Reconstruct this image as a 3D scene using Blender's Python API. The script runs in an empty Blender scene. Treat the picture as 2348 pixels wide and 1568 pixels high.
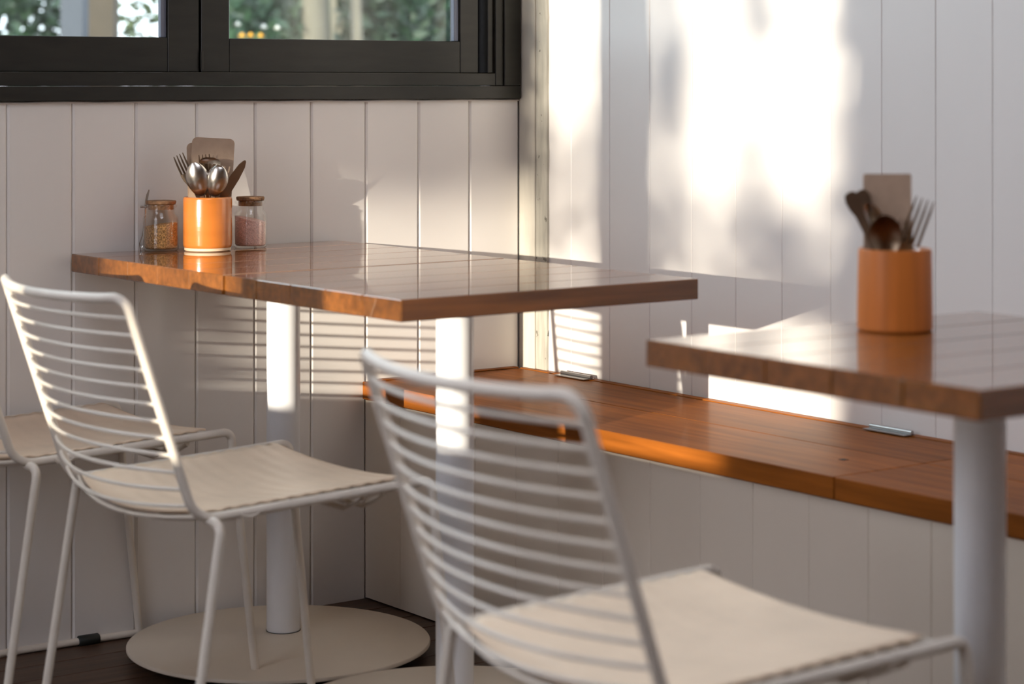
import bpy, bmesh, math, random
import numpy as np
from mathutils import Vector, Matrix
random.seed(7); rng = np.random.default_rng(11)
scene = bpy.context.scene
COL = scene.collection

# ------------------------------------------------------------------ camera
CAM = Vector((-2.8956, -3.8346, 1.0578)); YAW = 0.6333
cd = bpy.data.cameras.new('camera'); cam = bpy.data.objects.new('camera', cd); COL.objects.link(cam)
cam.location = CAM; cam.rotation_euler = (math.pi/2, 0, -YAW)
cd.sensor_width = 36; cd.sensor_fit = 'HORIZONTAL'; cd.lens = 77.96
cd.shift_y = -0.25351; cd.clip_start = 0.05; cd.clip_end = 200
cd.dof.use_dof = True; cd.dof.focus_distance = 4.45; cd.dof.aperture_fstop = 4.0
scene.camera = cam
FPX, YH = 5084.8, 188.75
FWD = Vector((math.sin(YAW), math.cos(YAW), 0)); RGT = Vector((math.cos(YAW), -math.sin(YAW), 0)); UP = Vector((0, 0, 1))
def at(u, v, d):            # a point of the place, from where it was measured in the photograph and its distance
    return CAM + (FWD + RGT*((u-1174)/FPX) + UP*((YH-v)/FPX))*d

# ------------------------------------------------------------------ light
SUN_DIR = Vector((1.0, 0.35, -0.11)).normalized()
sd = bpy.data.lights.new('sun', 'SUN'); sun = bpy.data.objects.new('sun', sd); COL.objects.link(sun)
sun.location = (-8, -6, 5); sun.rotation_euler = SUN_DIR.to_track_quat('-Z', 'Y').to_euler()
sd.energy = 7.9; sd.angle = math.radians(0.4); sd.color = (1.0, 0.90, 0.75)
world = bpy.data.worlds.new('sky'); scene.world = world; world.use_nodes = True
wn = world.node_tree.nodes; bg = wn['Background']
bg.inputs[0].default_value = (0.90, 0.92, 1.03, 1); bg.inputs[1].default_value = 4.4
vs = scene.view_settings; vs.view_transform = 'Standard'; vs.look = 'None'; vs.gamma = 1; vs.exposure = 0.0
vs.use_curve_mapping = False

# ------------------------------------------------------------------ materials
MATS = {}
def mat(name, color, rough=0.5, metal=0.0, spec=0.5, coat=0.0, coat_rough=0.1, var=0.0, scale=(8, 8, 8), bump=0.0,
        bump_scale=None, var2=None, objrand=0.0, detail=4.0, spots=None, coat_ior=1.5):
    m = bpy.data.materials.new(name); m.use_nodes = True; MATS[name] = m
    nt = m.node_tree; N = nt.nodes; L = nt.links; b = N['Principled BSDF']
    b.inputs['Roughness'].default_value = rough; b.inputs['Metallic'].default_value = metal
    b.inputs['Specular IOR Level'].default_value = spec
    b.inputs['Coat Weight'].default_value = coat; b.inputs['Coat Roughness'].default_value = coat_rough; b.inputs['Coat IOR'].default_value = coat_ior
    c = (*color, 1); b.inputs['Base Color'].default_value = c
    tc = N.new('ShaderNodeTexCoord'); mp = N.new('ShaderNodeMapping'); L.new(tc.outputs['Object'], mp.inputs['Vector'])
    mp.inputs['Scale'].default_value = scale
    out = None
    if var > 0 or var2:
        nz = N.new('ShaderNodeTexNoise'); nz.inputs['Scale'].default_value = 1; nz.inputs['Detail'].default_value = detail
        if objrand:
            oi = N.new('ShaderNodeObjectInfo'); ad = N.new('ShaderNodeVectorMath'); ad.operation = 'ADD'
            sc = N.new('ShaderNodeVectorMath'); sc.operation = 'SCALE'; sc.inputs['Scale'].default_value = 37
            L.new(oi.outputs['Random'], sc.inputs[0]); L.new(mp.outputs[0], ad.inputs[0]); L.new(sc.outputs[0], ad.inputs[1])
            L.new(ad.outputs[0], nz.inputs['Vector'])
        else: L.new(mp.outputs[0], nz.inputs['Vector'])
        cr = N.new('ShaderNodeValToRGB'); e = cr.color_ramp.elements
        lo = tuple(x*(1-var) for x in color) if not var2 else var2; hi = tuple(min(1, x*(1+var)) for x in color)
        e[0].position = .3; e[0].color = (*lo, 1); e[1].position = .7; e[1].color = (*hi, 1)
        L.new(nz.outputs['Fac'], cr.inputs[0]); out = cr.outputs[0]
    if objrand:
        oi2 = N.new('ShaderNodeObjectInfo'); mr = N.new('ShaderNodeMapRange'); mr.inputs['To Min'].default_value = 1-objrand
        mr.inputs['To Max'].default_value = 1+objrand; L.new(oi2.outputs['Random'], mr.inputs['Value'])
        hs = N.new('ShaderNodeHueSaturation'); hs.inputs['Color'].default_value = c
        if out: L.new(out, hs.inputs['Color'])
        L.new(mr.outputs[0], hs.inputs['Value']); out = hs.outputs[0]
    if spots:                                                   # (colour, noise scale, threshold)
        ns = N.new('ShaderNodeTexNoise'); ns.inputs['Scale'].default_value = spots[1]; ns.inputs['Detail'].default_value = 3
        L.new(tc.outputs['Object'], ns.inputs['Vector'])
        r2 = N.new('ShaderNodeValToRGB'); r2.color_ramp.elements[0].position = spots[2]; r2.color_ramp.elements[1].position = spots[2]+.04
        L.new(ns.outputs['Fac'], r2.inputs[0]); mx = N.new('ShaderNodeMix'); mx.data_type = 'RGBA'
        L.new(r2.outputs[0], mx.inputs['Factor']); mx.inputs[6].default_value = c; mx.inputs[7].default_value = (*spots[0], 1)
        if out: L.new(out, mx.inputs[6])
        out = mx.outputs[2]
    if out: L.new(out, b.inputs['Base Color'])
    if bump:
        nb = N.new('ShaderNodeTexNoise'); nb.inputs['Detail'].default_value = 3; mb = N.new('ShaderNodeMapping')
        mb.inputs['Scale'].default_value = bump_scale or scale; L.new(tc.outputs['Object'], mb.inputs['Vector']); nb.inputs['Scale'].default_value = 1
        L.new(mb.outputs[0], nb.inputs['Vector']); bp = N.new('ShaderNodeBump'); bp.inputs['Strength'].default_value = bump
        bp.inputs['Distance'].default_value = .002; L.new(nb.outputs['Fac'], bp.inputs['Height']); L.new(bp.outputs[0], b.inputs['Normal'])
        if coat: L.new(bp.outputs[0], b.inputs['Coat Normal'])
    return m
def thin_glass(name, tint=(1, 1, 1), rough=0.0, base=0.04):
    m = bpy.data.materials.new(name); m.use_nodes = True; nt = m.node_tree; N = nt.nodes; L = nt.links
    for n in list(N): N.remove(n)
    o = N.new('ShaderNodeOutputMaterial'); t = N.new('ShaderNodeBsdfTransparent'); t.inputs[0].default_value = (*tint, 1)
    g = N.new('ShaderNodeBsdfGlossy'); g.inputs['Roughness'].default_value = rough; g.inputs['Color'].default_value = (1, 1, 1, 1)
    lw = N.new('ShaderNodeLayerWeight'); lw.inputs['Blend'].default_value = .5; pw_ = N.new('ShaderNodeMath'); pw_.operation = 'POWER'; pw_.inputs[1].default_value = 4.0
    ma = N.new('ShaderNodeMath'); ma.operation = 'MULTIPLY_ADD'; ma.inputs[1].default_value = 1-base; ma.inputs[2].default_value = base
    L.new(lw.outputs['Facing'], pw_.inputs[0]); L.new(pw_.outputs[0], ma.inputs[0]); mx = N.new('ShaderNodeMixShader')
    L.new(ma.outputs[0], mx.inputs[0]); L.new(t.outputs[0], mx.inputs[1]); L.new(g.outputs[0], mx.inputs[2]); L.new(mx.outputs[0], o.inputs[0])
    MATS[name] = m; return m

mat('wall_gloss', (.81, .775, .735), .22, var=.02, scale=(1.5, 1.5, 1.5), bump=.06, bump_scale=(6, 6, 6), objrand=.02)
mat('wall_satin', (.80, .775, .75), .38, var=.025, scale=(3, 3, .6), bump=.12, bump_scale=(90, 90, 4), objrand=.02)
mat('bench_paint', (.72, .635, .53), .42, var=.03, scale=(3, 3, .6), bump=.1, bump_scale=(90, 90, 4), objrand=.02)
mat('wall_plain', (.74, .72, .70), .6, var=.03)
mat('post_paint', (.52, .49, .42), .6, var=.12, scale=(30, 30, 5), bump=.5, bump_scale=(60, 60, 12))
mat('post_worn', (.42, .40, .34), .65, var=.2, scale=(60, 60, 10), bump=.8, bump_scale=(90, 90, 20), spots=((.16, .15, .12), 55, .66))
mat('black_frame', (.017, .016, .012), .36, spec=.4, var=.25, scale=(12, 60, 60), bump=.1, bump_scale=(10, 120, 120))
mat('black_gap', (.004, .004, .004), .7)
mat('table_wood', (.22, .076, .014), .4, spec=.1, coat=1.0, coat_rough=.035, coat_ior=1.7, var=.30, scale=(5, 70, 70), bump=.012, bump_scale=(3, 40, 40), objrand=.13)
mat('bench_wood', (.265, .080, .011), .5, spec=.08, coat=.08, coat_rough=.16, var=.28, scale=(60, 4, 60), bump=.04, bump_scale=(70, 4, 70), objrand=.12)
mat('floor_wood', (.065, .034, .018), .45, var=.35, scale=(3, 50, 50), bump=.25, bump_scale=(3, 60, 60), objrand=.2)
mat('chair_paint', (.78, .715, .62), .33, var=.04, scale=(20, 20, 20), spots=((.22, .11, .05), 70, .74))
mat('seat_pad', (.87, .70, .52), .42, var=.07, scale=(10, 10, 10), bump=.25, bump_scale=(150, 150, 150))
mat('rubber', (.012, .016, .014), .5)
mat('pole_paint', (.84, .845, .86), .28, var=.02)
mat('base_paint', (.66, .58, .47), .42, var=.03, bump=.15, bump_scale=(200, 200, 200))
mat('orange_glaze', (.60, .19, .035), .22, coat=.5, coat_rough=.12, var=.06, scale=(6, 6, 40), bump=.15, bump_scale=(8, 8, 120))
mat('bare_clay', (.72, .55, .38), .6, var=.06)
mat('orange_grain', (.58, .175, .03), .5, spec=.3, coat=.12, coat_rough=.25, var=.16, scale=(70, 70, 3))
mat('card_board', (.46, .33, .235), .75, var=.06, scale=(60, 60, 60), bump=.15, bump_scale=(300, 300, 300))
mat('steel', (.62, .58, .53), .24, metal=1.0, var=.05, scale=(30, 30, 30))
mat('steel_dark', (.30, .22, .15), .3, metal=1.0, var=.1)  # brown reflection of wood put into the steel colour
mat('steel_brown', (.20, .13, .085), .4, metal=.6, var=.1)  # browner steel; on the forks this tint is a painted reflection
mat('cork', (.26, .14, .07), .8, var=.4, scale=(120, 120, 120), bump=.8, bump_scale=(160, 160, 160), spots=((.07, .035, .02), 120, .62))
mat('spice', (.50, .29, .12), .9, var=.6, scale=(420, 420, 420), bump=1.0, bump_scale=(420, 420, 420), detail=1)
mat('pink_salt', (.86, .58, .52), .8, var=.16, scale=(380, 380, 380), bump=1.0, bump_scale=(380, 380, 380), detail=1)
mat('hinge_steel', (.45, .45, .45), .35, metal=1.0)
mat('leaf', (.022, .055, .026), .5, var=.45, scale=(3, 3, 3), objrand=.2)
mat('leaf_olive', (.10, .13, .06), .5, var=.4, scale=(3, 3, 3))
mat('bark', (.18, .15, .12), .85, var=.3, scale=(20, 20, 4), bump=.6)
mat('pale_render', (.15, .13, .10), .8, var=.08)
mat('blue_grey', (.17, .19, .25), .6, var=.06)
mat('brown_post', (.060, .042, .028), .7, var=.15)
mat('post_blue', (.048, .055, .078), .6, var=.06)
mat('yellow_petal', (.85, .42, .02), .6, var=.05)
mat('white_petal', (.85, .83, .78), .6, var=.04)
mat('ground', (.16, .13, .08), .9, var=.3, scale=(4, 4, 4))
mat('plaster_ceiling', (.36, .22, .12), .7, var=.1)
mat('dark_timber', (.26, .135, .06), .6, var=.2, scale=(20, 3, 20))
thin_glass('pane', (.86, .92, .90)); thin_glass('jar_glass', (.97, .97, .96))

# ------------------------------------------------------------------ helpers
def tag(o, label=None, cat=None, group=None, kind=None):
    if label: o['label'] = label
    if cat: o['category'] = cat
    if group: o['group'] = group
    if kind: o['kind'] = kind
    return o
def empty(name, loc=(0, 0, 0), rz=0.0):
    o = bpy.data.objects.new(name, None); COL.objects.link(o); o.location = loc; o.rotation_euler = (0, 0, rz)
    o.empty_display_size = .05; return o
def mesh_obj(name, verts, faces, m, parent=None, smooth=False, loc=None):
    me = bpy.data.meshes.new(name); me.from_pydata([tuple(v) for v in verts], [], faces); me.validate(); me.update()
    if m: me.materials.append(MATS[m])
    if smooth: me.polygons.foreach_set('use_smooth', [True]*len(me.polygons))
    o = bpy.data.objects.new(name, me); COL.objects.link(o)
    if parent: o.parent = parent
    if loc: o.location = loc
    return o
def bm_obj(name, bm, m, parent=None, smooth=False, loc=None, auto=None):
    me = bpy.data.meshes.new(name); bmesh.ops.recalc_face_normals(bm, faces=bm.faces); bm.to_mesh(me); bm.free()
    me.materials.append(MATS[m])
    if smooth: me.polygons.foreach_set('use_smooth', [True]*len(me.polygons))
    if auto: me.set_sharp_from_angle(angle=math.radians(auto))
    o = bpy.data.objects.new(name, me); COL.objects.link(o)
    if parent: o.parent = parent
    if loc: o.location = loc
    return o
def box_bm(bm, x0, x1, y0, y1, z0, z1, bev=0.0, seg=1):
    r = bmesh.ops.create_cube(bm, size=1)
    bmesh.ops.scale(bm, vec=(x1-x0, y1-y0, z1-z0), verts=r['verts']); bmesh.ops.translate(bm, vec=((x0+x1)/2, (y0+y1)/2, (z0+z1)/2), verts=r['verts'])
    if bev:
        es = list({e for v in r['verts'] for e in v.link_edges})
        bmesh.ops.bevel(bm, geom=es, offset=bev, segments=seg, affect='EDGES', profile=.5)
def box(name, x0, x1, y0, y1, z0, z1, m, parent=None, bev=0.0, seg=1, smooth=False):
    bm = bmesh.new(); box_bm(bm, x0, x1, y0, y1, z0, z1, bev, seg)
    return bm_obj(name, bm, m, parent, smooth, auto=35 if smooth else None)
def lathe(name, prof, m, parent=None, loc=(0, 0, 0), seg=40, cap=False):
    verts, faces = [], []; n = len(prof)
    for i in range(seg):
        a = 2*math.pi*i/seg
        for r, z in prof: verts.append((r*math.cos(a), r*math.sin(a), z))
    for i in range(seg):
        j = (i+1) % seg
        for k in range(n-1): faces.append((i*n+k, j*n+k, j*n+k+1, i*n+k+1))
    bm = bmesh.new(); vs_ = [bm.verts.new(v) for v in verts]
    for f in faces: bm.faces.new([vs_[i] for i in f])
    bmesh.ops.remove_doubles(bm, verts=bm.verts, dist=1e-6)
    return bm_obj(name, bm, m, parent, True, loc, auto=40)
def tube_data(path, r, seg=10, closed=False):
    P = [Vector(p) for p in path]; n = len(P); R = r if isinstance(r, (list, tuple)) else [r]*n
    T = []
    for i in range(n):
        a = P[max(i-1, 0)]; b = P[min(i+1, n-1)]; T.append((b-a).normalized())
    nrm = T[0].orthogonal().normalized(); verts, faces = [], []
    for i in range(n):
        if i:
            ax = T[i-1].cross(T[i])
            if ax.length > 1e-8: nrm = Matrix.Rotation(T[i-1].angle(T[i]), 3, ax.normalized()) @ nrm
        bn = T[i].cross(nrm).normalized(); nrm = bn.cross(T[i]).normalized()
        for k in range(seg):
            a = 2*math.pi*k/seg; verts.append(P[i] + (nrm*math.cos(a)+bn*math.sin(a))*R[i])
    for i in range(n-1):
        for k in range(seg):
            k2 = (k+1) % seg; faces.append((i*seg+k, i*seg+k2, (i+1)*seg+k2, (i+1)*seg+k))
    faces.append(tuple(range(seg))[::-1]); faces.append(tuple((n-1)*seg+k for k in range(seg)))
    return verts, faces
def tube(name, path, r, m, parent=None, seg=10):
    v, f = tube_data(path, r, seg); o = mesh_obj(name, v, f, m, parent, True); o.data.set_sharp_from_angle(angle=math.radians(50)); return o
def fillet(pts, rad, n=7):
    P = [Vector(p) for p in pts]; out = [P[0]]; R = rad if isinstance(rad, (list, tuple)) else [rad]*len(P)
    for i in range(1, len(P)-1):
        a, b, c = P[i-1], P[i], P[i+1]; u = (a-b).normalized(); w = (c-b).normalized(); ang = u.angle(w)
        t = R[i]/math.tan(ang/2); t = min(t, (a-b).length*.48, (c-b).length*.48); rr = t*math.tan(ang/2)
        ctr = b + (u+w).normalized()*(rr/math.sin(ang/2)); s = b+u*t; e = b+w*t
        v0 = s-ctr; v1 = e-ctr; tot = v0.angle(v1); ax = v0.cross(v1).normalized()
        for k in range(n+1): out.append(ctr + Matrix.Rotation(tot*k/n, 3, ax) @ v0)
    out.append(P[-1]); return out
def copy_tree(o, parent=None):
    c = o.copy(); COL.objects.link(c)
    if parent: c.parent = parent
    for ch in list(o.children): copy_tree(ch, c)
    return c

# ------------------------------------------------------------------ room shell
XR, YW = -.045, .01                   # room faces of the right wall and of the window wall
XL, YB, ZC = -4.2, -7.0, 3.3
ZWIN = 1.0229
fl = tag(box('floor', -4.4, .2, YB, .2, -.08, -.012, 'floor_wood'), kind='structure')
pw = .092; k = 0
pm = None
while k < 27:
    y1 = YW-k*pw; o = None
    if pm is None:
        pm = box('plank', -2.4, XR, -pw+.003, 0, -.012, 0, 'floor_wood', fl, bev=.0015)
        o = pm
    else:
        o = pm.copy(); COL.objects.link(o); o.parent = fl
    o.location = (0, y1, 0); k += 1
box('boards_beyond', -4.4, -2.402, YB, .1, -.012, 0, 'floor_wood', fl); box('boards_beyond', -2.4, 0, YB, YW-27*pw, -.012, 0, 'floor_wood', fl)

def vplank(name, w, h, chamf, depth, m, parent):     # board in its own x (width), y (0 = room face), z
    c = chamf; prof = [(0, depth), (0, c*.8), (c, 0), (w-c, 0), (w, c*.8), (w, depth)]
    v = [(x, y, 0) for x, y in prof]+[(x, y, h) for x, y in prof]; n = len(prof)
    f = [(i, (i+1) % n, n+(i+1) % n, n+i) for i in range(n)]+[tuple(range(n))[::-1], tuple(range(n, 2*n))]
    return mesh_obj(name, v, f, m, parent)
wb = tag(box('wall_back', -4.4, .1, YW+.02, YW+.14, -.02, ZWIN, 'wall_plain'), kind='structure')
box('wall_above_window', -4.4, .1, YW+.0, YW+.14, 2.25, ZC, 'wall_plain', wb)
box('wall_pier', -4.4, -3.1, YW+.0, YW+.14, ZWIN, 2.25, 'wall_plain', wb)
box('wall_pier', -.0578, .1, YW+.02, YW+.14, ZWIN, 2.25, 'wall_plain', wb)
WJ = .1303; first = None
for i in range(24):
    x1 = -.054-WJ*i
    if first is None: first = o = vplank('plank', WJ-.0008, ZWIN-.004, .0042, .02, 'wall_gloss', wb)
    else: o = first.copy(); COL.objects.link(o); o.parent = wb
    o.location = (x1-WJ+.0004, YW, 0)
# thin bead of old filler between board tops and the black sill
pts = [(-3.2+i*.05, YW+.001+.0006*math.sin(i*2.1), ZWIN-.0035+.0008*math.sin(i*1.7)) for i in range(64)]
tube('filler_bead', pts, .0022, 'wall_plain', wb, 6)

wr = tag(box('wall_right', XR+.016, .12, YB, YW+.14, -.02, ZC, 'wall_plain'), kind='structure')
RJ0, RW = -.162, .128; first = None
for i in range(18):
    y1 = RJ0-RW*i
    if first is None:
        first = o = vplank('plank', RW-.0006, ZC, .0016, .016, 'wall_satin', wr)
    else: o = first.copy(); COL.objects.link(o); o.parent = wr
    o.location = (XR, y1, 0); o.rotation_euler = (0, 0, -math.pi/2)
o = vplank('plank', .0826, ZC, .0016, .016, 'wall_satin', wr); o.location = (XR, -.079, 0); o.rotation_euler = (0, 0, -math.pi/2)
o.name = 'plank'
box('wall_boards_beyond', XR, XR+.016, YB, RJ0-RW*18, 0, ZC, 'wall_satin', wr)
def rough_strip(name, y0, y1, x, m, amp):
    n = 90; v, f = [], []
    for i in range(n+1):
        z = .43+(ZC-.43)*i/n; j = amp*random.uniform(-1, 1)
        v += [(XR+.01, y0, z), (x, y0-.0006, z), (x, y1+j, z), (XR+.01, y1+j, z)]
    for i in range(n):
        for k in range(3): f.append((4*i+k, 4*i+k+1, 4*i+4+k+1, 4*i+4+k))
    f += [(0, 3, 2, 1), (4*n, 4*n+1, 4*n+2, 4*n+3)]
    return tag(mesh_obj(name, v, f, m), kind='structure')
rough_strip('trim_1', YW, -.046, XR-.009, 'post_paint', .0004)
rough_strip('trim_2', -.0465, -.085, XR-.006, 'post_worn', .0013)

ce = tag(box('ceiling', -4.4, -3.0, YB, .2, ZC, ZC+.1, 'plaster_ceiling'), kind='structure')      # unseen boarded roof; opening added to light pads and tabletops from above
box('ceiling_panel', -1.4, .2, YB, .2, ZC, ZC+.1, 'plaster_ceiling', ce)
box('ceiling_panel', -3.0, -1.4, YB, -4.0, ZC, ZC+.1, 'plaster_ceiling', ce)
box('ceiling_panel', -3.0, -1.4, -2.2, .2, ZC, ZC+.1, 'plaster_ceiling', ce)
tag(box('wall_front', -4.4, .2, YB-.1, YB, 0, ZC, 'dark_timber'), kind='structure')

# ---- black window in the window wall
w1 = tag(empty('window_1', (0, 0, 0)), kind='structure')
def wpart(name, x0, x1, z0, z1, y, m='black_frame', dep=.05, parent=w1, bev=.0012): return box(name, x0, x1, YW+y, YW+y+dep, z0, z1, m, parent, bev=bev)
ZT = 2.2
wpart('sill_board', -3.1, -.0578, ZWIN, 1.0503, -.012, dep=.12)
wpart('frame_rail', -3.1, -.1008, 1.0507, 1.0775, -.004, dep=.1)
wpart('frame_jamb', -.1006, -.0578, 1.0507, ZT, -.012, dep=.12)
wpart('jamb_stop', -.1202, -.1010, 1.0507, ZT, -.006, dep=.1)
wpart('jamb_stop', -.1353, -.1206, 1.0777, ZT, .002, dep=.1)
wpart('shadow_gap', -.1549, -.1353, 1.0777, ZT, .05, 'black_gap', .04)
wpart('frame_head', -3.1, -.0578, ZT, 2.25, -.012, dep=.12)
def sash(x0, x1, stl, str_, zb=1.1445):
    s = wpart('sash', x0, x0+stl, 1.0777, ZT-.002, .010, dep=.04)
    wpart('stile', x1-str_, x1, 1.0777, ZT-.002, .010, dep=.04, parent=s)
    wpart('bottom_rail', x0+stl+.0002, x1-str_-.0002, 1.0777, zb, .011, dep=.038, parent=s)
    wpart('top_rail', x0+stl+.0002, x1-str_-.0002, ZT-.07, ZT-.002, .011, dep=.038, parent=s)
    wpart('glazing_bead', x1-str_-.0125, x1-str_-.0004, zb+.0003, ZT-.07, .016, 'blue_grey', dep=.012, parent=s)
    box('glass_pane', x0+stl-.004, x1-str_+.004, YW+.031, YW+.034, zb-.004, ZT-.066, 'pane', s)
    return s
sash(-.8190, -.1549, .0623, .0463)
sash(-1.62, -.8243, .066, .0673); sash(-2.45, -1.63, .066, .066)
wpart('sash_gap', -.8243, -.8190, 1.0777, ZT, .03, 'black_gap', .02)
hg = tube('hinge', [(-.8205, YW+.006, 1.083), (-.8205, YW+.006, 1.118)], .0032, 'black_frame', w1, 8)

# ---- left wall with its windows (outside the picture, lets the sun in)
wl = tag(box('wall_left', XL-.12, XL, YB, YW+.1, -.02, .80, 'dark_timber'), kind='structure')
box('window_sill', XL-.14, XL+.03, YB, YW, .78, .824, 'dark_timber', wl)
box('wall_pier', XL-.12, XL, -1.05, YW+.1, .814, ZC, 'dark_timber', wl)
box('window_head', XL-.12, XL, YB, -1.05, 3.15, ZC, 'dark_timber', wl)
box('window_post', XL-.08, XL, -1.870, -1.735, .814, 3.15, 'dark_timber', wl)
box('window_post', XL-.08, XL, -2.615, -2.48, .814, 3.15, 'dark_timber', wl)
box('shade_panel', XL-.08, XL, -1.968, -1.8705, .824, 1.11, 'dark_timber', wl)  # unseen panel added beside the post to block a patch of sun
box('shade_panel', XL-.08, XL, YB, -2.615, .814, 1.75, 'dark_timber', wl)
box('shade_panel', XL-.08, XL, YB, -2.615, 1.75, 3.15, 'dark_timber', wl)  # windows closed off here to keep sky light out

# ------------------------------------------------------------------ built-in bench along the right wall
ZB = .445; BX = -.454
bn = tag(empty('wall_bench', (-.25, -1.5, 0)), 'brown timber bench with white panelled front running along the right wall', 'bench')
def bbox(name, *a, **k):
    o = box(name, *a, parent=bn, **k); o.location = Vector(o.location)-Vector((-.25, -1.5, 0)); return o
BY = -3.4
for (y0, y1) in ((-1.352, YW-.001), (BY, -1.354)):
    bbox('seat_plank', BX, -.2505, y0, y1, ZB-.036, ZB, m='bench_wood', bev=.0015)
for (y0, y1) in ((-1.349, YW-.02), (BY, -1.351)):
    bbox('seat_plank', -.2485, XR-.0235, y0, y1, ZB-.034, ZB, m='bench_wood', bev=.0015)
bbox('wall_batten', XR-.022, XR-.0035, BY, YW-.02, ZB-.034, ZB+.0015, m='bench_wood', bev=.001)
bbox('wall_batten', -.43, XR-.0235, YW-.019, YW-.001, ZB-.0, ZB+.003, m='bench_wood', bev=.001)
bbox('carcass', -.43, XR-.002, BY, YW-.002, .003, ZB-.037, m='wall_plain')
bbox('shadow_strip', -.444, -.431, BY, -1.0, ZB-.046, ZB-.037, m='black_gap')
first = None
for i in range(26):
    y1 = YW-.001-.13*i
    if first is None: first = o = vplank('front_board', .1294, ZB-.037-.004, .0012, .016, 'bench_paint', bn)
    else: o = first.copy(); COL.objects.link(o); o.parent = bn
    o.location = Vector((-.447, y1, .003))-Vector((-.25, -1.5, 0)); o.rotation_euler = (0, 0, -math.pi/2)
for y in (-.205, -1.10):
    h = bbox('hinge', XR-.040, XR-.012, y-.05, y+.05, ZB+.0018, ZB+.0034, m='hinge_steel')
    kn = tube('hinge_knuckle', [(XR-.020, y-.05, ZB+.006), (XR-.020, y+.05, ZB+.006)], .0042, 'hinge_steel', h, 8)
for (x, y) in ((-.30, -.10), (-.27, -.035), (-.33, -1.25)):
    bbox('screw_plug', x-.006, x+.006, y-.006, y+.006, ZB, ZB+.0006, m='black_gap')

# ------------------------------------------------------------------ tables
ZTAB = .7361
def make_table(near_left, w, d, ang, zt, pole, disc, label, offx=0):
    c = Vector((pole[0], pole[1], 0)); t = tag(empty('cafe_table', c), label, 'table', 'pedestal tables')
    e1 = Vector((math.cos(ang), math.sin(ang), 0)); e2 = Vector((-math.sin(ang), math.cos(ang), 0)); o0 = Vector((*near_left, 0))
    top = empty('tabletop', o0-c); top.parent = t; top.rotation_euler = (0, 0, ang)
    n = 5; pd = d/n; th = .0335
    for i in range(n):
        y0 = i*pd+(.0003 if i else 0); y1 = (i+1)*pd-(.0003 if i < n-1 else 0)
        box('plank', 0, w, y0, y1, zt-th, zt, 'table_wood', top, bev=.0016)
    ctr = o0+e1*(w/2)+e2*(d/2)-c
    r = .0315
    lathe('pole', [(0, .0305), (r-.001, .0305), (r, .032), (r, zt-th-.007), (0, zt-th-.007)], 'pole_paint', t)
    box('top_plate', -.09, .09, -.09, .09, zt-th-.0065, zt-th-.0005, 'pole_paint', t)
    dl = Vector((disc[0]-c.x, disc[1]-c.y, 0))
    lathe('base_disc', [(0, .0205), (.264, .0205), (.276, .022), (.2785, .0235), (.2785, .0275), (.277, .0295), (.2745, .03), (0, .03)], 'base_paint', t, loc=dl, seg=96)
    lathe('base_foot', [(0, 0), (.205, 0), (.21, .004), (.21, .020), (0, .020)], 'rubber', t, loc=dl, seg=48)
    lathe('pole_seat', [(.0317, .0302), (.0325, .0302), (.0325, .0312), (.0317, .0312)], 'rubber', t)
    return t
A1 = .013; e1 = Vector((math.cos(A1), math.sin(A1))); e2 = Vector((-math.sin(A1), math.cos(A1)))
nl = Vector((-1.0863, -1.0930)); dn = .5243
make_table(tuple(nl), .589, dn, A1, ZTAB, (-.806, -.829), (-.82, -.849), 'brown wooden pedestal table between the two nearer chairs and the bench, its top bare')
farnl = nl+e2*(dn+.0012)+e1*(-.004)
make_table(tuple(farnl), .589, .566, A1, ZTAB+.0008, (-.778, -.225), (-.822, -.285), 'brown wooden pedestal table against the window wall with the spice jars on it')
make_table((-1.1298, -2.2556), .596, .559, -.02, ZTAB, (-.838, -1.995), (-.86, -2.03), 'brown wooden pedestal table in the right foreground holding one cutlery cup')

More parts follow.
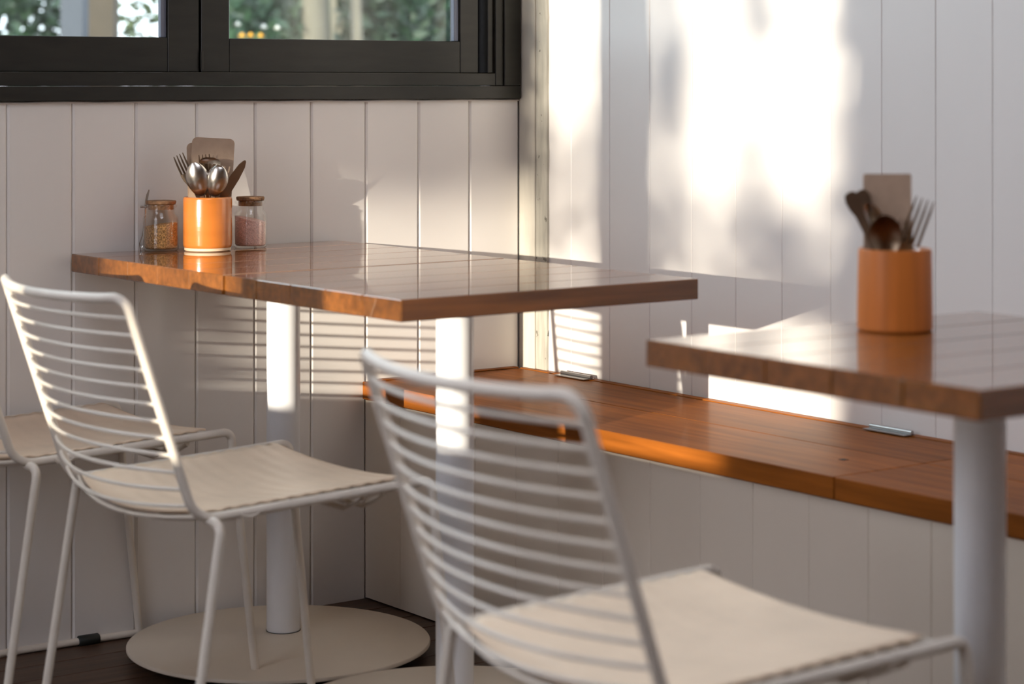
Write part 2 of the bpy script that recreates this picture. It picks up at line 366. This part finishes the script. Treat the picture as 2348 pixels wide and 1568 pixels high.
# ------------------------------------------------------------------ wire chairs
def make_chair():
    t = empty('wire_chair'); FR = .0072
    wt, wj, wf = .208, .208, .214
    top = Vector((-.11, 0, .755)); jnt = Vector((0, 0, .432)); frt = Vector((.401, 0, .449))
    # side profile by arc length
    L1 = (jnt-top).length; L2 = (frt-jnt).length
    prof = fillet([top, jnt, frt], .045, 10); cum = [0]
    for a, b in zip(prof, prof[1:]): cum.append(cum[-1]+(b-a).length)
    def side(s):
        for i in range(len(prof)-1):
            if s <= cum[i+1] or i == len(prof)-2:
                k = (s-cum[i])/(cum[i+1]-cum[i]); p = prof[i].lerp(prof[i+1], k); w = wj+(wf-wj)*max(0, (s-L1)/L2); return p, w
    def bulge(s):
        bx = -.046 if s < .27 else -.046*max(0, 1-(s-.27)/.40)
        bz = 0 if s < .25 else (-.022*min(1, (s-.25)/.12) if s < .5 else -.022+.010*(s-.5)/.22)
        return Vector((bx, 0, bz))
    def cross(s, n=18, ww=None, lift=0):
        p, w = side(s); b = bulge(s); out = []
        for i in range(n+1):
            y = w*(1-2*i/n); k = 1-abs(y/w)**2.0; q = p+b*k; out.append(Vector((q.x, y, q.z+lift)))
        return out
    # frame: left front corner > seat side > upright > curved top bar > mirrored
    half = fillet([(.375, wf, .4485), (0, wj, .432), (-.11, wt, .755)], .045, 8)
    bar = []
    for i in range(1, 18):
        y = wt*(1-2*i/18); k = 1-abs(y/wt)**2.0; bar.append(Vector((-.11-.043*k, y, .755-.004*k)))
    path = half[:-1]+[Vector((-.11, wt, .755))]
    right = [Vector((p.x, -p.y, p.z)) for p in half][::-1]
    corner = fillet([half[-2], Vector((-.11, wt, .757)), bar[1]], .04, 8)
    cr = [Vector((p.x, -p.y, p.z)) for p in corner][::-1]
    full = half[:-1]+corner[1:-1]+bar[1:-1]+cr[1:-1]+right[1:]
    tube('frame', full, FR, 'chair_paint', t, 12)
    for s_ in (1, -1):
        fl_ = fillet([(.37, s_*wf, .4483), (.401, s_*wf, .4497), (.45, s_*(wf+.004), .0074)], .034, 8)
        tube('leg', fl_, FR, 'chair_paint', t, 12)
        rl = fillet([(.022, s_*(wj-.004), .431), (.026, s_*(wj+.03), .427), (-.04, s_*(wj+.036), .0074)], .024, 8)
        tube('leg', rl, FR, 'chair_paint', t, 12)
        ru = [Vector((.45, s_*(wf+.004), .0074)), Vector((-.04, s_*(wj+.036), .0074))]
        rn = tube('runner', ru, FR*.95, 'chair_paint', t, 10)
        for k in (.17, .85):
            p = ru[0].lerp(ru[1], k); q = ru[0].lerp(ru[1], k+.085)
            tube('foot_cap', [p, p.lerp(q, .04), p.lerp(q, .96), q], [.0095, .0108, .0108, .0095], 'rubber', rn, 10)
        for x in (.085,):
            tab = [(x-.018, s_*(wf-.001), .437), (x-.012, s_*(wf-.001), .432), (x, s_*(wf-.001), .429), (x+.012, s_*(wf-.001), .432), (x+.018, s_*(wf-.001), .437)]
            tube('stacking_tab', tab, .004, 'chair_paint', t, 6)
    for k in range(13):
        tube('back_rod', cross(.030+.0262*k), .0029, 'chair_paint', t, 7)
    for k in range(13, 27):
        tube('seat_rod', cross(.030+.0262*k), .0029, 'chair_paint', t, 6)
    for x in (.285, .318):
        tube('brace', [(x, wf-.004, .436), (x, .15, .409), (x, -.15, .409), (x, -wf+.004, .436)], .0042, 'chair_paint', t, 8)
    # pad
    nu, nv = 90, 26; verts, faces = [], []
    s0, s1 = L1+.005, L1+.356; thick = .0035
    for i in range(nu+1):
        s = s0+(s1-s0)*i/nu; p, w = side(s); b = bulge(s)
        rear = max(0, 1-(s-s0)/.05)
        hw = (.197-.004*(s-s0)/.35)*(1-.10*rear**2)
        front = max(0, 1-(s1-s)/.012); hw -= .004*front**2
        for j in range(nv+1):
            v = 1-2*j/nv; y = hw*v; k = 1-abs(y/w)**2.0; q = p+b*k
            rip = .0005*math.cos(2*math.pi*(s-.030)/.0262)*(1-.3*abs(v)); edge = .0007*math.sin(s*240+j) if abs(v) > .95 else 0
            verts.append(Vector((q.x, y, q.z+.0115+rip+edge)))
    nvv = nv+1
    verts += [v-Vector((0, 0, thick)) for v in verts]; off = (nu+1)*nvv
    for i in range(nu):
        for j in range(nv):
            a = i*nvv+j; faces.append((a, a+nvv, a+nvv+1, a+1)); faces.append((off+a, off+a+1, off+a+nvv+1, off+a+nvv))
    for i in range(nu):
        for j in (0, nv):
            a = i*nvv+j; f = (a, a+nvv, off+a+nvv, off+a); faces.append(f if j else f[::-1])
    for j in range(nv):
        for i in (0, nu):
            a = i*nvv+j; f = (a, a+1, off+a+1, off+a); faces.append(f if i == 0 else f[::-1])
    mesh_obj('seat_pad', verts, faces, 'seat_pad', t, True)
    return t
ch = make_chair(); grp = 'white wire chairs'
POSES = [((-1.458, -1.945), -.046, 'white wire chair with cream seat pad in the foreground, drawn up to the right-hand table'),
         ((-1.387, -.809), -.004, 'white wire chair at the left, drawn up to the seam between the two joined tables'),
         ((-1.409, -.224), .016, 'white wire chair nearest the window wall, cut off by the left edge')]
for i, (p, a, lab) in enumerate(POSES):
    o = ch if i == 0 else copy_tree(ch)
    o.location = (*p, 0); o.rotation_euler = (0, 0, a); tag(o, lab, 'chair', grp)

# ------------------------------------------------------------------ things on the tables
def orient(origin, zdir, facing):
    z = Vector(zdir).normalized(); y = Vector(facing); y = (y-z*y.dot(z)).normalized(); x = y.cross(z)
    m = Matrix((x, y, z)).transposed().to_4x4(); m.translation = Vector(origin); return m
def strip_mesh(name, prof, m, parent=None, thick=.0016):    # prof rows: (z, half width, depth offset y, cup)
    verts, faces = [], []; nv = 8
    for (z, w, y, cup) in prof:
        for j in range(nv+1):
            u = 1-2*j/nv; verts.append((w*u, y-cup*(1-u*u), z))
    n = len(prof); off = n*(nv+1); verts += [(x, y-thick, z) for x, y, z in verts]
    q = nv+1
    for i in range(n-1):
        for j in range(nv):
            a = i*q+j; faces.append((a, a+1, a+q+1, a+q)); faces.append((off+a, off+a+q, off+a+q+1, off+a+1))
        for j in (0, nv):
            a = i*q+j; faces.append((a, a+q, off+a+q, off+a) if j == 0 else (a, off+a, off+a+q, a+q))
    for i in (0, n-1):
        for j in range(nv):
            a = i*q+j; faces.append((a, off+a, off+a+1, a+1) if i == 0 else (a, a+1, off+a+1, off+a))
    bm = bmesh.new(); vs_ = [bm.verts.new(v) for v in verts]
    for f in faces:
        try: bm.faces.new([vs_[i] for i in f])
        except ValueError: pass
    o = bm_obj(name, bm, m, parent, True, auto=60); return o
def handle(t, L, m, w0=.0045, w1=.009, cup=0.0):
    return strip_mesh('handle', [(0, w1*.55, 0, 0), (.006, w1*.9, 0, 0), (.02, w1, 0, 0), (L*.5, w0*1.2, 0, 0), (L*.85, w0*.8, 0, 0), (L, w0*.75, 0, 0)], m, t, .0022)
def spoon(base, tip, facing, bw, bl, m, label, cup=.008, group=None):
    d = Vector(tip)-Vector(base); L = d.length-bl
    t = tag(empty('spoon'), label, 'spoon', group); t.matrix_world = orient(base, d, facing)
    handle(t, L+.004, m); pr = []
    for i in range(15):
        k = i/14; w = bw/2*math.sin(math.pi*min(1, (k*.93+.05)))**.62*(.78+.32*k) if 0 < k < 1 else .0022
        if k == 1: w = .004
        pr.append((L+bl*k, max(w, .0022), 0, cup*math.sin(math.pi*k)**.8 if 0 < k < 1 else 0))
    strip_mesh('bowl', pr, m, t, .0012); return t
def fork(base, tip, facing, hw, hl, m, label, n=4, group=None, ts=.47):
    d = Vector(tip)-Vector(base); L = d.length-hl
    t = tag(empty('fork'), label, 'fork', group); t.matrix_world = orient(base, d, facing)
    handle(t, L+.003, m)
    strip_mesh('neck', [(L, .0028, 0, 0), (L+hl*ts*.34, hw*.30, 0, .001), (L+hl*ts*.72, hw*.46, 0, .002), (L+hl*(ts+.03), hw*.5, 0, .002)], m, t)
    for i in range(n):
        x = hw*(-.5+(i+.5)/n); tw = hw/n*.27
        tn = strip_mesh('tine', [(L+hl*ts, tw, -.002, 0), (L+hl*.8, tw*.9, -.0005, 0), (L+hl, tw*.35, .002, 0)], m, t); tn.location = (x, 0, 0)
    return t
def knife(base, tip, facing, bw, bl, m, label):
    d = Vector(tip)-Vector(base); L = d.length-bl
    t = tag(empty('knife'), label, 'knife'); t.matrix_world = orient(base, d, facing)
    handle(t, L+.003, m, .005, .008)
    strip_mesh('blade', [(L, bw*.3, 0, 0), (L+bl*.15, bw*.5, 0, 0), (L+bl*.55, bw*.5, 0, 0), (L+bl*.85, bw*.36, 0, 0), (L+bl*.97, bw*.15, 0, 0), (L+bl, bw*.04, 0, 0)], m, t, .0014); return t
def card(center_bottom, w, h, th, rad, normal, lean, label, name='menu_card'):
    bm = bmesh.new(); out = []
    for (cx, cz, a0) in ((w/2-rad, h-rad, 0), (-w/2+rad, h-rad, 90), (-w/2+rad, rad, 180), (w/2-rad, rad, 270)):
        for k in range(7):
            a = math.radians(a0+90*k/6); out.append((cx+rad*math.cos(a), cz+rad*math.sin(a)))
    f = [bm.verts.new((x, 0, z)) for x, z in out]; b = [bm.verts.new((x, th, z)) for x, z in out]; n = len(out)
    bm.faces.new(f); bm.faces.new(b[::-1])
    for i in range(n): bm.faces.new((f[i], b[i], b[(i+1) % n], f[(i+1) % n]))
    o = bm_obj(name, bm, 'card_board'); o.matrix_world = orient(center_bottom, lean, normal); return tag(o, label, 'card', 'plain brown cards in the cutlery cups')
BACK = -FWD                                        # towards the room
# ---- far table: cup A
zt1 = ZTAB+.0008
cA = at(476, 0, 4.229); cA.z = zt1; RA, HA = .0465, .103
cup = tag(empty('cutlery_cup', cA), 'glazed orange ceramic cup with cream foot between the two spice jars', 'cup', 'orange cutlery cups')
lathe('body', [(.0440, .0068), (RA-.0006, .009), (RA, .013), (RA, HA-.004), (RA-.0008, HA-.001), (RA-.0022, HA), (RA-.004, HA-.001), (RA-.005, HA-.004), (RA-.005, .012), (RA-.008, .009), (0, .009)], 'orange_glaze', cup, seg=64)
lathe('foot_ring', [(0, .0003), (.0415, .0003), (.0440, .0022), (.0442, .0067), (.03, .0067)], 'bare_clay', cup, seg=64)
def pA(u, v, dd=0): return at(u, v, 4.230+dd)
def inA(du, dd, z=.014): return cA+RGT*du+FWD*dd+UP*z
spoon(inA(.012, -.010), pA(444, 373, -.035), BACK, .047, .066, 'steel', 'left one of the two bright spoons at the front of the orange ceramic cup', cup=-.009)
spoon(inA(-.010, -.010), pA(505, 379, -.033), BACK, .045, .062, 'steel', 'right one of the two bright spoons at the front of the orange ceramic cup', cup=-.009)
fork(inA(.026, -.006), pA(408, 355, -.010), (BACK+RGT*.6), .026, .075, 'steel_dark', 'fork coloured brown like reflected wood, leaning out to the left of the orange ceramic cup')
knife(inA(-.026, -.006), pA(563, 368, -.010), (BACK*.7+RGT*.75), .022, .085, 'steel_brown', 'brown knife leaning out to the right of the orange ceramic cup')
fork(inA(.006, .000), pA(468, 354, -.002), BACK, .026, .06, 'steel_brown', 'dark fork standing behind the slotted spoon in the orange ceramic cup')
# slotted spoon
sl = tag(empty('slotted_spoon'), 'slotted spoon between the two bright spoons in the orange ceramic cup', 'spoon')
base = inA(-.004, -.004); tip = pA(482, 361, -.018); d = tip-base; sl.matrix_world = orient(base, d, BACK); L = d.length-.058
handle(sl, L, 'steel_dark')
strip_mesh('bowl_tip', [(L+.044, .0205, 0, .004), (L+.050, .0200, 0, .004), (L+.055, .0165, 0, .003), (L+.058, .008, 0, .001)], 'steel', sl)
strip_mesh('bowl_root', [(L-.003, .003, 0, 0), (L+.006, .011, 0, .002), (L+.014, .016, 0, .003)], 'steel_dark', sl)
for i in range(5):
    x = (-.016+.008*i); b_ = strip_mesh('slot_bar', [(L+.012, .0022, -.003+abs(x)*.1, 0), (L+.046, .0024, -.003+abs(x)*.1, 0)], 'steel_dark', sl); b_.location = (x, 0, 0)
card(cA+FWD*.006+RGT*-.001+UP*.016, .081, .199, .0022, .010, BACK+RGT*.12, UP+RGT*.05+FWD*.07, 'plain brown card with rounded corners behind the spoons in the ceramic cup')
card(cA+FWD*.0135+RGT*-.004+UP*.016, .068, .190, .0022, .010, BACK+RGT*.4, UP+RGT*-.04+FWD*.10, 'second brown card, only a strip of it showing left of the front card')
# ---- jars
def jar(pos, R, H, fill, fill_h, tilt, cm, label, cork_label, shoulder=.80):
    j = tag(empty('spice_jar', pos), label, 'jar', 'cork-topped spice jars')
    t = .0022; rn = R*.80
    outer = [(0, .0004), (R-.004, .0004), (R-.001, .0025), (R, .006), (R, H*.66), (R-.0012, H*.72), (R-.006, H*.78), (rn, H*.825), (rn, H*.90), (rn+.0035, H*.905), (rn+.0045, H*.935), (rn+.0035, H*.965), (rn, H*.97)]
    inner = [(rn-t, H*.97), (rn-t, H*.82), (R-.006-t, H*.76), (R-t, H*.66), (R-t, .007), (R-t-.003, .0045), (0, .0045)]
    lathe('glass', outer+inner, 'jar_glass', j, seg=56)
    # contents with a tilted surface
    bm = bmesh.new(); rr = R-t-.0005; seg = 48; rings = []
    for (r, z, tl) in ((rr-.003, .005, 0), (rr, .008, 0), (rr, fill_h, 1), (rr*.66, fill_h+.0012, .66), (rr*.33, fill_h+.002, .33)):
        rings.append([bm.verts.new((r*math.cos(2*math.pi*i/seg), r*math.sin(2*math.pi*i/seg), z+tl*tilt*math.cos(2*math.pi*i/seg+YAW))) for i in range(seg)])
    for a, b in zip(rings, rings[1:]):
        for i in range(seg): bm.faces.new((a[i], a[(i+1) % seg], b[(i+1) % seg], b[i]))
    bm.faces.new(rings[0][::-1]); bm.faces.new(rings[-1])
    bm_obj('contents', bm, cm, j, True, auto=60)
    ck = lathe('cork_lid', [(0, H*.86), (rn-t-.0006, H*.86), (rn-t-.0004, H*.972), (rn+.0002, H*.975), (rn+.0012, H*.985), (rn+.0015, H*1.03), (rn+.0005, H*1.045), (0, H*1.05)], 'cork', j, seg=40)
    return j
pj = at(369, 0, 4.229); pk = at(574, 0, 4.304)
jar(Vector((pj.x, pj.y, zt1)), .0342, .0915, 'spice', .050, .004, 'spice', 'glass jar of brown ground spice with cork lid, left of the orange cup', '')
jar(Vector((pk.x, pk.y, zt1)), .0324, .095, 'salt', .056, -.006, 'pink_salt', 'glass jar of pink salt with cork lid, right of the orange cup', '')
# small wire spoon hooked beside the spice jar
Dj = 4.215
ms = tag(empty('wire_spoon', at(325, 575, Dj+.02)), 'thin wire spoon with pointed blade propped at the left of the spice jar', 'spoon')
def rel(u, v, dd=0.0): return at(u, v, Dj+.02+dd)-ms.location
tube('wire_handle', [rel(333, 470), rel(331, 500), rel(326, 540), rel(320, 558), rel(321, 566), rel(326, 567), rel(329, 560), rel(332, 520), rel(334, 472)], .0011, 'steel', ms, 6)
tube('clip_bar', [rel(322, 474), rel(338, 474)], .0020, 'steel', ms, 8)
bl = mesh_obj('blade', [rel(331, 472), rel(337, 472), rel(343, 436), rel(341, 434), rel(335, 447), rel(331, 472, .0012), rel(337, 472, .0012), rel(343, 436, .0012), rel(341, 434, .0012), rel(335, 447, .0012)],
              [(0, 1, 2, 3, 4), (9, 8, 7, 6, 5), (0, 5, 6, 1), (1, 6, 7, 2), (2, 7, 8, 3), (3, 8, 9, 4), (4, 9, 5, 0)], 'steel', ms)
tube('wire_foot', [rel(321, 566), rel(323, 575.5), rel(326, 567)], .0010, 'steel', ms, 6)
# ---- right table: cup B
cB = at(2052, 0, 2.883); cB.z = ZTAB
RB, HB = .0488, .1062
cup = tag(empty('cutlery_cup', cB), 'orange-brown cup with vertical grain on the right-hand table', 'cup', 'orange cutlery cups')
lathe('body', [(0, .0006), (RB-.002, .0006), (RB, .003), (RB-.0002, .03), (RB-.0016, HB-.004), (RB-.0024, HB-.001), (RB-.004, HB), (RB-.0062, HB-.002), (RB-.0068, HB-.006), (RB-.006, .010), (0, .009)], 'orange_grain', cup, seg=64)
DB = (cB-CAM).dot(FWD)
def pB(u, v, dd=0): return at(u, v, DB+dd)
def inB(du, dd, z=.014): return cB+RGT*du+FWD*dd+UP*z
spoon(inB(.000, .012), pB(2026, 494, -.028), BACK, .046, .058, 'steel_dark', 'large spoon coloured dark like its reflections at the front of the grained cup on the right-hand table', cup=.010)
spoon(inB(.010, .012), pB(1990, 466, .005), BACK, .028, .05, 'steel', 'small bright spoon left of the card in the grained cup')
fork(inB(-.016, .010), pB(2122, 456, .0), BACK+RGT*-.3, .031, .088, 'steel', 'fork with long tines leaning right in the grained cup', ts=.25)
def paddle(base, tip, label):
    d = Vector(tip)-Vector(base); L = d.length; t = tag(empty('butter_knife'), label, 'knife'); t.matrix_world = orient(base, d, BACK)
    strip_mesh('blade', [(0, .004, 0, 0), (L*.4, .0045, 0, 0), (L*.82, .0062, 0, 0)], 'steel_brown', t, .003)
    strip_mesh('rounded_end', [(L*.82, .0062, 0, 0), (L*.88, .009, 0, 0), (L*.94, .0098, 0, 0), (L*.985, .0075, 0, 0), (L, .003, 0, 0)], 'steel_brown', t, .003); return t
paddle(inB(.020, .006), pB(1947, 441, -.006), 'brown handle with rounded end leaning left out of the grained cup')
paddle(inB(.024, .018), pB(1972, 436, .016), 'brown handle standing just behind the leftmost one in the grained cup')
fork(inB(.004, .02), pB(2080, 500, .008), BACK, .022, .05, 'steel_brown', 'dark fork half hidden at the right rim of the grained cup')
card(cB+FWD*.016+RGT*-.006+UP*.012, .063, .190, .0022, .003, BACK, UP+FWD*.05, 'square-cornered brown card standing in the cup on the right-hand table')

# ------------------------------------------------------------------ garden outside
tag(box('ground', -30, 20, -30, 30, -.4, -.09, 'ground'), kind='structure')
def leaves(name, pts, size, m, parent=None, loc=(0, 0, 0)):
    n = len(pts); pts = np.asarray(pts, float)
    nrm = rng.normal(size=(n, 3)); nrm /= np.linalg.norm(nrm, axis=1)[:, None]
    a = np.cross(nrm, rng.normal(size=(n, 3))); a /= np.linalg.norm(a, axis=1)[:, None]; b = np.cross(nrm, a)
    s = (size*rng.uniform(.6, 1.4, n))[:, None]
    v = np.stack([pts-a*s, pts-b*s*.45+nrm*s*.06, pts+a*s, pts+b*s*.45+nrm*s*.06], 1).reshape(-1, 3)
    f = [(4*i, 4*i+1, 4*i+2, 4*i+3) for i in range(n)]
    o = mesh_obj(name, v, f, m, parent); tag(o, kind='stuff'); return o
def shrub(name, c, r, n, size, m, label, trunk=True, cat='shrub'):
    c = Vector(c); t = tag(empty(name, (c.x, c.y, -.09)), label, cat)
    p = rng.normal(size=(n, 3)); p /= np.linalg.norm(p, axis=1)[:, None]; p *= rng.uniform(.25, 1, n)[:, None]**.5*np.array(r); p[:, 2] += c.z+.09
    leaves('foliage', p, size, m, t)
    if trunk: tube('stem', [(0, 0, 0), (.03, .02, c.z*.5), (0, 0, c.z+.09)], [.06, .045, .02], 'bark', t, 8)
    return t
# seen through the window (rows 0-90 of the photograph)
def gp(u, d, z=1.2): p = at(u, 0, d); p.z = z; return p
shrub('garden_shrub', gp(40, 14.2, 1.05), (.46, .46, 1.1), 2600, .055, 'leaf', 'dark green shrub behind the left pane')
shrub('garden_shrub', gp(330, 15.4, .85), (.42, .42, .95), 620, .06, 'leaf_olive', 'pale olive shrub beside the brown post in the left pane')
shrub('garden_shrub', gp(592, 14.0, 1.05), (.30, .30, 1.1), 1100, .055, 'leaf', 'green shrub behind the left end of the right pane')
shrub('garden_shrub', gp(925, 14.6, 1.1), (.46, .46, 1.3), 3000, .06, 'leaf', 'dark green shrub behind the right end of the right pane')
shrub('garden_shrub', gp(660, 16.2, 1.0), (.45, .45, 1.2), 1500, .06, 'leaf', 'dark shrub left of the pale trunks outside')
def post(u0, u1, d, m, name, label, cat, z1=3.2):
    a, b = gp(u0, d), gp(u1, d); w = (b-a).length; c = (a+b)/2
    o = box(name, -w/2, w/2, -.08, .08, -.09, z1, m); o.location = (c.x, c.y, 0); o.rotation_euler = (0, 0, -YAW); return tag(o, label, cat)
post(146, 196, 11.0, 'post_blue', 'veranda_post', 'blue-grey post outside the left pane', 'post')
post(203, 266, 11.6, 'brown_post', 'veranda_post', 'brown post beside the blue-grey one outside the left pane', 'post')
for (u, r, d) in ((722, .085, 14.0), (775, .06, 15.3), (815, .035, 13.2)):
    c = gp(u, d); t = tag(empty('tree', (c.x, c.y, -.09)), {722: 'thick pale trunk outside the right pane', 775: 'middle pale trunk outside the right pane', 815: 'thinnest pale trunk outside the right pane'}[u], 'tree', 'pale tree trunks outside')
    tube('trunk', [(0, 0, 0), (.02, 0, 1.2), (-.02, .03, 2.6), (.05, 0, 4)], [r*1.3, r, r*.9, r*.5], 'pale_render', t, 10)
    p = rng.normal(size=(300, 3)); p /= np.linalg.norm(p, axis=1)[:, None]; p *= np.array([.3, .3, .35]); p[:, 2] += 3.9; leaves('foliage', p, .06, 'leaf', t)
# house wall far behind
hd = tag(empty('clipped_hedge', (15.5, 19, -.09)), 'dark green hedge far behind the shrubs', 'hedge')
box('core', -6, 8, -.3, .3, 0, 2.3, 'leaf', hd)
leaves('foliage', np.column_stack([rng.uniform(-6, 8, 5200), -.34+rng.normal(0, .06, 5200), rng.uniform(0, 2.5, 5200)]), .09, 'leaf', hd)
def flower(p, r, m, label, cat='flower'):
    t = tag(empty('flower', (p.x, p.y, -.09)), label, cat, 'flowers outside the window'); z = p.z+.09
    tube('stem', [(0, 0, 0), (.01, 0, z)], .004, 'leaf', t, 6)
    for k in range(6):
        a = k*math.pi/3; c = Vector((math.cos(a)*r*.55, math.sin(a)*r*.55, z)); v = []
        for j in range(8):
            q = 2*math.pi*j/8; v.append((c.x+r*.5*math.cos(q)*1.0, c.y+r*.5*math.sin(q), c.z+.25*r*math.cos(q-a)))
        v2 = [(x, y, zz+.003) for x, y, zz in v]
        mesh_obj('petal', v+v2, [tuple(range(8))[::-1], tuple(range(8, 16))]+[(j, (j+1) % 8, 8+(j+1) % 8, 8+j) for j in range(8)], m, t)
    bm = bmesh.new(); bmesh.ops.create_icosphere(bm, subdivisions=1, radius=r*.5); bmesh.ops.translate(bm, vec=(0, 0, z+.01), verts=bm.verts); bm_obj('flower_head', bm, m, t, True)
for (u, v, r, m, lab) in ((555, 84, .015, 'yellow_petal', 'yellow flower at the bottom left of the right pane'), (575, 83, .014, 'yellow_petal', 'middle yellow flower at the bottom of the right pane'),
                          (598, 84, .014, 'yellow_petal', 'yellow flower under the white one at the bottom of the right pane'), (605, 64, .015, 'white_petal', 'white flower above the rightmost yellow one outside'),
                          (636, 66, .014, 'white_petal', 'white flower right of the yellow ones outside'), (545, 58, .014, 'white_petal', 'white flower above the leftmost yellow one outside')):
    flower(at(u, v, 11.5 if m[0] == 'y' else 12.1), r*1.3, m, lab)

# unseen trees beyond the left windows, crowns shaped to cast the wanted sun patches
XT = -10.5
def keep(ys, zs):              # how leafy a spot of the crown is, by where its shade falls on the window plane
    if ys > -1.20: return 1.0
    if ys > -1.50: return 0.0 if zs < 1.22 else min(1, (zs-1.22)/.1)
    if ys > -1.70: return .08 if zs > 1.42 else (.42 if zs > 1.14 else .0)
    if ys > -1.905: return .8 if zs > 1.40 else (.55 if zs > 1.12 else .5)
    if ys > -2.0: return .8 if zs > 1.40 else (.55 if zs > 1.12 else 0)
    if ys > -2.14: return .0 if zs > 1.36+(ys+1.95)*.4 else (.65 if zs > 1.08 else 0)
    if ys > -2.23: return (.9 if zs > 1.56 else 0) if zs > 1.43 else (.7 if zs > 1.06 else 0)
    if ys > -2.36: return 0 if zs > 1.29 else (.75 if zs > 1.05 else 0)
    if ys > -2.42: return .4 if zs > 1.22 else (.9 if zs > 1.04 else .2)
    return 1.0
def far_tree(xt, ya, yb, label, solid, size, dens, ty):
    pts = []; dz = .11*(XL-xt); z0, z1 = .6+dz, 1.9+dz; n = int((yb-ya)*(z1-z0)*dens)
    for _ in range(n):
        y = random.uniform(ya, yb); z = random.uniform(z0, z1); x = xt+random.uniform(-.2, .2)
        k = keep(y+.35*(XL-x), z-.11*(XL-x))
        if (k > .94) if solid else (random.random() < k): pts.append((x, y, z))
    c = (ya+yb)/2; t = tag(empty('shade_tree', (xt, c, -.09)), label, 'tree')
    leaves('foliage', [(x-xt, y-c, z+.09) for x, y, z in pts], size, 'leaf', t)
    zt = z1-.4; tube('trunk', [(-.3, ty, 0), (-.32, ty+.02, zt*.6), (-.3, ty, zt)], [.1, .08, .05], 'bark', t, 10)
far_tree(XT, -5.4, -2.4, 'unseen dark tree, crown shaped to block the sun, beyond the left windows, nearer the garden', True, .075, 900, .49)
far_tree(XT, -8.8, -5.65, 'unseen dark tree, crown shaped to block the sun, beyond the left windows, farther from the garden', True, .075, 900, 0)
far_tree(-19.0, -8.4, -6.3, 'unseen thin-leaved tree, crown shaped to soften the sun, far beyond the left windows', False, .05, 2100, .265)
